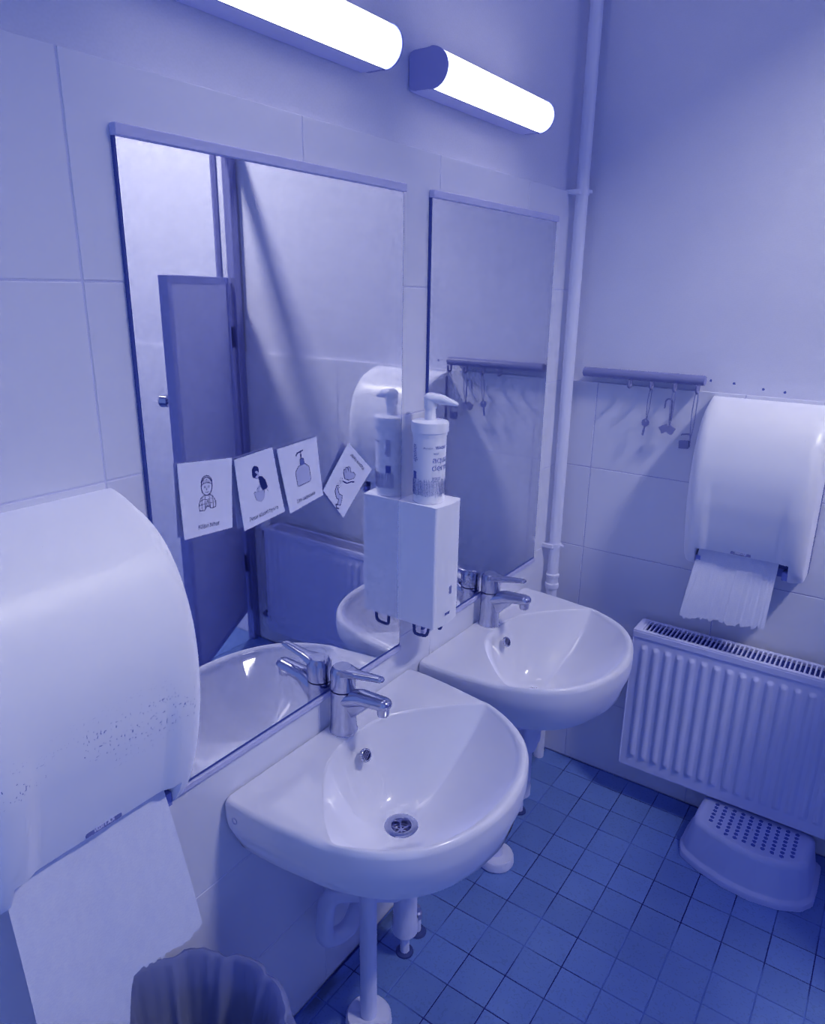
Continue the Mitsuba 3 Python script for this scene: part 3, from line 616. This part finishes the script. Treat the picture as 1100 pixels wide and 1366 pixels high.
# ------------------------------------------------------------------ the four picture cards on the mirror
def stroke(pts, w=0.0011): return LineString(pts).buffer(w / 2, 4)
def ell(cx, cy, rx, ry, a0=0, a1=360, n=40):
    a = np.radians(np.linspace(a0, a1, n)); return [(cx + rx * math.cos(t), cy + ry * math.sin(t)) for t in a]
XM = 0.0064
def card(quad, label, lines, fills, text, thick=0.0008, gap=0.0042, holder=None):
    """quad: (y,z) of TL, TR, BR, BL; drawings in card coordinates 0..1 (y up), strokes already buffered in units of the card's 0.1 m width"""
    t = thing('picture_card', label, 'card', 'picture cards on the mirror')
    TL, TR, BR, BL = [np.array(q) for q in quad]
    def bil(s, r):
        s, r = s[:, None], r[:, None]
        return (1 - s) * (1 - r) * BL + s * (1 - r) * BR + s * r * TR + (1 - s) * r * TL
    x0 = XM + gap
    def to(v, lift):
        q = bil(v[:, 0] / 0.1, v[:, 1] / 0.11)
        # cards curl a little away from the glass at the lower corners
        curl = 0.0035 * (1 - v[:, 1] / 0.11) ** 2
        return np.column_stack([x0 + lift + v[:, 2] + curl, q[:, 0], q[:, 1]])
    n = 9
    g = np.array([[(s * 0.1, r * 0.11, 0) for s in np.linspace(0, 1, n)] for r in np.linspace(0, 1, n)])
    f = grid(g); b = f.copy(); b.invert()
    rim = []
    f.vertices = to(np.array(f.vertices) + [0, 0, thick], 0); b.vertices = to(np.array(b.vertices), 0)
    V = np.vstack([f.vertices, b.vertices]); off = n * n
    edge = [(0, j) for j in range(n)] + [(i, n - 1) for i in range(1, n)] + [(n - 1, j) for j in range(n - 2, -1, -1)] + [(i, 0) for i in range(n - 2, 0, -1)]
    e = np.array([i * n + j for i, j in edge]); e2 = np.roll(e, -1)
    F = np.vstack([f.faces, b.faces + off, np.stack([e, e + off, e2], 1), np.stack([e2, e + off, e2 + off], 1)])
    M = trimesh.Trimesh(V, F, process=False)
    part(t, 'sheet', ply(M, 'm_card'), 'laminated white sheet')
    c = bil(np.array([0.5]), np.array([0.8]))[0]
    part(t, 'adhesive_pad', ply(box(XM - 0.0004, x0 + 0.0004, c[0] - 0.01, c[0] + 0.01, c[1] - 0.008, c[1] + 0.008), 'm_card'))
    def put(shape, key, m_, lab):
        m = flat(shape, 0.00015); m = m.subdivide_to_size(0.012) if False else m
        m.vertices = to(np.array(m.vertices), thick + 0.0002)
        part(t, key, ply(m, m_), lab)
    for shp, m_ in fills: put(shp, 'drawing_fill', m_, 'shaded part of the drawing')
    put(unary_union(lines), 'drawing', 'm_ink', 'dark line drawing')
    tx = text2(text, 0.0064, 0.00015); w = tx.bounds[1][0] - tx.bounds[0][0]
    s = min(1.0, 0.070 / w); tx.apply_scale((s, 1, 1))
    v = np.array(tx.vertices); v[:, 0] += 0.05 - (tx.bounds[0][0] + tx.bounds[1][0]) / 2; v[:, 1] += 0.010
    v[:, 0] += v[:, 1] * 0.18 - 0.002
    tx.vertices = to(v, thick + 0.0002)
    part(t, 'lettering', ply(tx, 'm_ink'), 'hand-style caption')
    return t
Q1 = [(-1.3781, 1.2515), (-1.2784, 1.2423), (-1.2885, 1.1338), (-1.379, 1.1381)]
Q2 = [(-1.2743, 1.238), (-1.1932, 1.2444), (-1.174, 1.1315), (-1.2648, 1.1212)]
Q3 = [(-1.1834, 1.239), (-1.0875, 1.2453), (-1.0778, 1.1389), (-1.1618, 1.1245)]
Q4 = [(-1.0192, 1.0803), (-1.0736, 1.1449), (-1.0054, 1.2214), (-0.937, 1.1586)]
# 1: child with folded hands in a checked shirt
L = [stroke(ell(.050, .072, .0105, .0135), .0014), stroke(ell(.050, .074, .0112, .014, 20, 160)), stroke([(.040, .074), (.044, .0765), (.050, .0775), (.056, .0765), (.060, .074)])]
L += [stroke([(x, .077), (x + .0008, .083)], .0006) for x in (.044, .047, .050, .053, .056)]
L += [stroke(ell(.0462, .071, .0012, .0012), .0008), stroke(ell(.0538, .071, .0012, .0012), .0008), stroke([(.047, .0635), (.050, .0628), (.053, .0635)], .0008), stroke([(.050, .069), (.0495, .0665), (.051, .0664)], .0007)]
body1 = [(.044, .0585), (.037, .055), (.0335, .046), (.034, .037), (.043, .0365), (.050, .043), (.057, .0375), (.066, .039), (.0665, .047), (.062, .055), (.056, .0585)]
L += [stroke(body1 + [body1[0]])]
L += [stroke(a, .0007) for a in ([(.035, .051), (.043, .053), (.050, .052), (.058, .053), (.065, .051)], [(.034, .045), (.042, .046), (.047, .046)], [(.053, .047), (.059, .046), (.066, .046)], [(.040, .056), (.039, .048), (.039, .037)], [(.046, .057), (.045, .048), (.045, .039)], [(.054, .057), (.055, .048), (.055, .039)], [(.060, .056), (.061, .048), (.061, .038)])]
L += [stroke([(.046, .041), (.0495, .050), (.052, .050), (.0545, .041)], .0009), stroke([(.0505, .050), (.0505, .042)], .0007)]
card(Q1, 'white card with a drawing of a child folding its hands, leftmost on the mirror', L, [], 'Kääri hihat')
# 2: child bending over a basin, dark hair and dark shirt
hair = Polygon(ell(.047, .083, .0085, .0078)).union(Polygon(ell(.0425, .079, .0045, .0065)))
face = Polygon(ell(.0485, .0765, .0058, .0062))
shirt = Polygon([(.053, .072), (.061, .070), (.067, .063), (.069, .052), (.066, .050), (.058, .050), (.0535, .058)]).buffer(.001)
arm = Polygon([(.055, .058), (.050, .052), (.043, .050), (.043, .054), (.050, .058), (.055, .064)])
basin = Polygon([(.036, .050), (.060, .048), (.057, .038), (.048, .034), (.040, .038)]).buffer(.001)
L = [stroke(list(basin.exterior.coords), .0007), stroke([(.043, .054), (.050, .058)], .0008), stroke([(.068, .047), (.070, .044)], .0007), stroke(ell(.0485, .0765, .0058, .0062, 200, 330), .0007)]
card(Q2, 'white card with a dark-haired child bending over a basin', L, [(face, 'm_ink_pale'), (hair, 'm_ink'), (shirt, 'm_ink'), (arm, 'm_ink_pale'), (basin, 'm_ink_pale')], 'Pese kädet hyvin')
# 3: soap pump bottle
bt = [(.036, .037), (.068, .037), (.071, .040), (.071, .062), (.062, .070), (.045, .070), (.0345, .062), (.034, .040)]
nk = [(.049, .070), (.060, .070), (.059, .081), (.050, .081)]
L = [stroke(bt + bt[:1], .0018), stroke(nk + nk[:1], .0014), stroke([(.0545, .081), (.0545, .092)], .0018), stroke([(.042, .089), (.046, .093), (.060, .0945)], .0022), stroke([(.0525, .081), (.0525, .091)], .0008)]
card(Q3, 'white card with a drawing of a large soap pump bottle', L, [(Polygon(bt), 'm_ink_pale'), (Polygon(nk), 'm_ink_soft')], 'Ota saippuaa')
# 4: tap with water over hands (hung upside down)
fa = [(.030, .099), (.038, .103), (.044, .094), (.052, .096), (.066, .090), (.070, .080), (.066, .077), (.061, .083), (.050, .087), (.040, .084), (.034, .090)]
hand = [(.034, .040), (.046, .052), (.058, .056), (.068, .052), (.074, .046), (.070, .043), (.062, .046), (.072, .040), (.068, .037), (.058, .042), (.066, .034), (.060, .033), (.052, .039), (.044, .034), (.036, .034)]
L = [stroke(fa + fa[:1], .0024), stroke([(.040, .103), (.044, .106), (.036, .109), (.028, .106)], .0026), stroke(hand + hand[:1], .0022), stroke([(.028, .046), (.036, .050), (.046, .060), (.060, .063)], .0022), stroke([(.040, .042), (.050, .048)], .0009)]
L += [Point(.060 + .004 * math.sin(k * 1.7) + k * .0002, .078 - k * .0021).buffer(.0007, 4) for k in range(9)] + [Point(.067 + .004 * math.sin(k * 2.3), .076 - k * .0022).buffer(.0007, 4) for k in range(9)]
card(Q4, 'white card hung askew and upside down, with a tap and wet hands', L, [(Polygon(fa).buffer(0), 'm_ink_pale'), (Polygon(hand).buffer(0), 'm_ink_pale')], 'Kastele kädet')

# ------------------------------------------------------------------ radiator
t = thing('radiator', 'white panel radiator with vertical ribs on the back wall under the towel dispenser', 'radiator')
rx0, rx1, rz0, rz1, ryf, ryb = 0.314, 1.185, 0.132, 0.578, -0.116, -0.030
xs = np.arange(rx0 + 0.004, rx1 - 0.004, 0.00205)
zs = np.r_[rz0 + 0.002, 0.150, np.linspace(0.160, 0.186, 9), np.linspace(0.20, 0.515, 8), np.linspace(0.52, 0.540, 9), 0.555, rz1 - 0.022]
V = np.zeros((len(zs), len(xs), 3))
for a, z in enumerate(zs):
    e = np.clip((z - 0.163) / 0.018, 0, 1) * np.clip((0.537 - z) / 0.014, 0, 1); e = e * e * (3 - 2 * e)
    ph = ((xs - 0.3483) / 0.0328 + 0.5) % 1 - 0.5
    rib = np.clip(1 - (np.abs(ph) / 0.30) ** 2, 0, 1) ** 0.8
    rib = np.where((xs > rx0 + 0.018) & (xs < rx1 - 0.018), rib, 0)
    V[a] = np.column_stack([xs, ryf + 0.004 - 0.0065 * e * rib, np.full(len(xs), z)])
pn = grid(V)
part(t, 'front_panel', ply(pn, 'm_radiator', smooth=True), 'ribbed front panel')
part(t, 'casing', ply(cat(box(rx0, rx1, ryf + 0.0045, ryb, rz0, rz1 - 0.012), box(rx0, rx1, ryf + 0.001, ryf + 0.006, rz1 - 0.022, rz1 - 0.004, .001)), 'm_radiator'))
for x in (rx0 - 0.002, rx1 - 0.003):
    part(t, 'side_cover', ply(box(x, x + 0.005, ryf + 0.002, ryb + 0.002, rz0 + 0.004, rz1, 0.002), 'm_radiator'), 'side cover')
gf = [box(rx0, rx1, ryf + 0.002, ryf + 0.014, rz1 - 0.006, rz1 + 0.001, .0015), box(rx0, rx1, ryb - 0.010, ryb + 0.002, rz1 - 0.006, rz1 + 0.001, .0015), box(rx0, rx0 + 0.022, ryf + 0.002, ryb, rz1 - 0.006, rz1 + 0.001, .0015), box(rx1 - 0.022, rx1, ryf + 0.002, ryb, rz1 - 0.006, rz1 + 0.001, .0015)]
g = part(t, 'grille', ply(cat(*gf), 'm_radiator'), 'top grille frame')
part(g, 'bars', ply(cat(*[box(x, x + 0.0040, ryf + 0.012, ryb - 0.008, rz1 - 0.005, rz1 + 0.0004) for x in np.arange(rx0 + 0.024, rx1 - 0.026, 0.0116)]), 'm_radiator'), 'row of grille bars', 'stuff')
part(g, 'slot_bed', ply(box(rx0 + 0.006, rx1 - 0.006, ryf + 0.012, ryb - 0.008, rz1 - 0.0119, rz1 - 0.0105), 'm_radiator_slot'))
for x in (rx0 + 0.12, rx1 - 0.12):
    part(t, 'wall_bracket', ply(box(x - 0.015, x + 0.015, ryb, -0.0004, 0.2, 0.5), 'm_radiator_slot'))
t = thing('radiator_valve', 'thermostat valve with its pipe at the far end of the radiator', 'valve')
part(t, 'head', ply(lathe_on([(0, 0), (0.018, 0), (0.020, 0.01), (0.020, 0.05), (0.017, 0.06), (0, 0.062)], (1.222, -0.07, 0.555), seg=24), 'm_plastic', smooth=35), 'ribbed thermostat head')
part(t, 'valve_body', ply(cat(cyl((rx1 + 0.0025, -0.07, 0.540), (1.235, -0.07, 0.540), 0.011), cyl((1.222, -0.07, 0.525), (1.222, -0.07, 0.557), 0.012)), 'm_metal', smooth=30), 'dark metal valve body')
part(t, 'pipe', ply(tube(bend([(1.222, -0.07, 0.53), (1.222, -0.07, 0.10), (1.222, -0.001, 0.10)], 0.03), 0.0078, 12), 'm_metal', smooth=40), 'supply pipe')
part(t, 'pipe', ply(tube(bend([(rx1 + 0.0025, -0.07, 0.165), (1.27, -0.07, 0.165), (1.27, -0.001, 0.165)], 0.03), 0.0078, 12), 'm_metal', smooth=40), 'return pipe')

# ------------------------------------------------------------------ step stool
t = thing('step_stool', 'white plastic step stool with a dotted top standing half under the radiator', 'stool')
def stool_outline(ins, front=0.0):
    p = [(.538, -.055), (.533, -.12), (.531, -.19), (.545, -.236), (.600, -.264), (.664, -.284), (.735, -.290), (.800, -.278), (.848, -.252), (.871, -.215), (.874, -.15), (.872, -.055)]
    return Polygon(p).buffer(0.02).buffer(-0.02 - ins - 0.02).buffer(0.02, 12)
def loft(polys, zs, n=140):
    V = []
    for pg, z in zip(polys, zs):
        c = np.array([0.703, -0.165]); row = []
        for a in np.linspace(-np.pi, np.pi, n, endpoint=False):
            x = pg.exterior.intersection(LineString([c, c + np.array([math.cos(a), math.sin(a)])]))
            q = x.coords[0] if x.geom_type == 'Point' else x.geoms[0].coords[0]
            row.append((q[0], q[1], z))
        V.append(row)
    V = np.array(V); V = np.concatenate([V, V[:, :1]], 1)
    return grid(V)
H = 0.118
lv = [(0.0, 0.0005), (0.0, 0.014), (0.004, 0.019), (0.010, 0.021), (0.013, 0.026), (0.026, H - 0.016), (0.029, H - 0.007), (0.036, H - 0.0015), (0.044, H), (0.12, H)]
part(t, 'shell', ply(loft([stool_outline(a) for a, _ in lv[:-1]] + [Point(.703, -.165).buffer(.002)], [z for _, z in lv]), 'm_stool', smooth=50), 'moulded plastic shell')
top = stool_outline(0.052); dots = []
for i, x in enumerate(np.arange(0.58, 0.84, 0.0225)):
    for j, y in enumerate(np.arange(-0.255, -0.09, 0.0155)):
        if top.contains(Point(x, y)): dots.append(moved(trimesh.creation.cylinder(0.0055, 0.0012, sections=12), (x, y, H + 0.0003)))
part(t, 'anti_slip_dots', ply(cat(*dots), 'm_stool_dot'), 'rows of round dark dots', 'stuff')

# ------------------------------------------------------------------ bin with a bag
t = thing('waste_bin', 'round waste bin lined with a translucent plastic bag under the left dispenser', 'bin')
bc = np.array((0.158, -1.562)); BR, BH = 0.146, 0.450
part(t, 'bucket', ply(lathe_on([(0, 0.002), (BR - 0.03, 0.002), (BR - 0.026, 0.01), (BR, 0.388), (BR + 0.003, 0.394), (BR - 0.002, 0.396), (BR - 0.028, 0.012), (0, 0.012)], (*bc, 0), seg=64), 'm_bin', smooth=35), 'round bucket')
def bag():
    r_ = np.random.default_rng(4); na = 220; a = np.linspace(0, 2 * np.pi, na + 1)
    def wob(s, amp, k): return amp * (np.sin(a * k + s) + 0.6 * np.sin(a * (k * 2 + 1) + 2 * s) + 0.4 * np.sin(a * (k * 3 + 2) + 3 * s))
    rows = []
    prof = [(-0.075, -0.30, 0.5), (-0.045, -0.22, 0.8), (-0.026, -0.12, 1.0), (-0.012, -0.04, 0.7), (-0.004, 0.0, 0.3), (0.003, 0.008, 0.25), (0.010, 0.003, 0.35), (0.014, -0.02, 0.7), (0.017, -0.06, 1.1), (0.020, -0.11, 1.5), (0.022, -0.15, 1.9)]
    for dr_, dz, am in prof:
        rr = BR + dr_ + wob(1.3 + dz * 4, 0.0075, 11) * am
        zz = BH + dz + wob(0.4, 0.004, 5) * (0.6 if dz > -0.1 else 1.4)
        q = np.column_stack([np.cos(a) * 4, np.sin(a) * 4, np.full_like(a, dz * 14 + dr_ * 20)])
        cr = (meshkit.fbm(q + 11, 4, 5) - 0.5); cr[-1] = cr[0]
        rr = rr + 0.030 * am * cr; zz = zz + 0.016 * cr * (dz > -0.1)
        x = np.maximum(bc[0] + rr * np.cos(a), 0.004); y = bc[1] + rr * np.sin(a)
        rows.append(np.column_stack([x, y, zz]))
    return grid(np.array(rows))
part(t, 'bag', ply(bag(), 'm_bag', smooth=60), 'translucent bag folded over the rim')

# ------------------------------------------------------------------ cubicle, seen in the large mirror
t = thing('cubicle_post', 'grey metal post of the cubicle against the back wall, seen in the large mirror', 'post')
part(t, 'post', ply(box(1.362, 1.402, -0.034, -0.0005, 0.0, 2.02, 0.002), 'm_metal'), 'square metal post')
part(t, 'wall_strip', ply(box(1.478, 1.490, -0.012, 0.0075, 0.1, 2.02, 0.001), 'm_metal'), 'thin metal strip')
t = thing('cubicle_headrail', 'metal rail across the top of the cubicle front', 'rail')
part(t, 'rail', ply(box(1.360, 1.402, -1.70, 0.008, 2.0, 2.035, 0.002), 'm_metal'))
H0, H1 = np.array((1.400, -0.050)), np.array((1.128, -0.535))
t = thing('cubicle_door', 'low cubicle door standing ajar, seen in the large mirror behind the cards', 'door')
dv = (H1 - H0); wd = np.linalg.norm(dv); ex = dv / wd; nrm = np.array((-ex[1], ex[0]))     # nrm points off the face
if nrm[0] > 0: nrm = -nrm                                                                    # towards the mirrors
def onm(m):
    v = np.array(m.vertices); m = m.copy()
    m.vertices = np.column_stack([H0[0] + ex[0] * v[:, 0] + nrm[0] * v[:, 1], H0[1] + ex[1] * v[:, 0] + nrm[1] * v[:, 1], v[:, 2]])
    if np.cross([ex[0], ex[1], 0], [nrm[0], nrm[1], 0])[2] < 0: m.invert()
    return m
dz0, dz1 = 0.13, 1.523
part(t, 'panel', ply(onm(box(0.02, wd - 0.02, -0.012, 0.010, dz0 + 0.02, dz1 - 0.02)), 'm_laminate'), 'pale flat panel')
for nm, b in (('stile', (0, 0.012, -0.015, 0.015, dz0, dz1)), ('stile', (wd - 0.034, wd, -0.015, 0.015, dz0, dz1)), ('top_edge', (0.012, wd - 0.034, -0.015, 0.015, dz1 - 0.026, dz1)), ('bottom_edge', (0.012, wd - 0.034, -0.015, 0.015, dz0, dz0 + 0.025))):
    part(t, nm, ply(onm(box(*b, 0.002)), 'm_laminate_edge'), 'darker metal edging')
k = lathe_on([(0, 0), (0.010, 0), (0.010, 0.012), (0.020, 0.014), (0.021, 0.036), (0.018, 0.040), (0, 0.041)], (wd - 0.028, -0.014, 1.13), (0, -1, 0), 28)
part(t, 'knob', ply(onm(k), 'm_chrome', smooth=35), 'round metal knob')
for z in (0.35, 1.30):
    part(t, 'hinge', ply(onm(cat(box(-0.030, 0.004, -0.006, 0.006, z - 0.04, z + 0.04, .001))), 'm_metal'), 'hinge')
t = thing('cubicle_partition', 'low pale partition panel beside the cubicle door', 'partition')
part(t, 'panel', ply(box(1.385, 1.407, -1.70, -0.665, 0.13, 1.523, 0.002), 'm_laminate'))
for y in (-0.70, -1.68):
    part(t, 'foot', ply(cyl((1.396, y, 0.0), (1.396, y, 0.135), 0.012), 'm_metal', smooth=30))
part(t, 'post', ply(box(1.376, 1.416, -1.72, -1.68, 0.0, 2.02, .002), 'm_metal'))
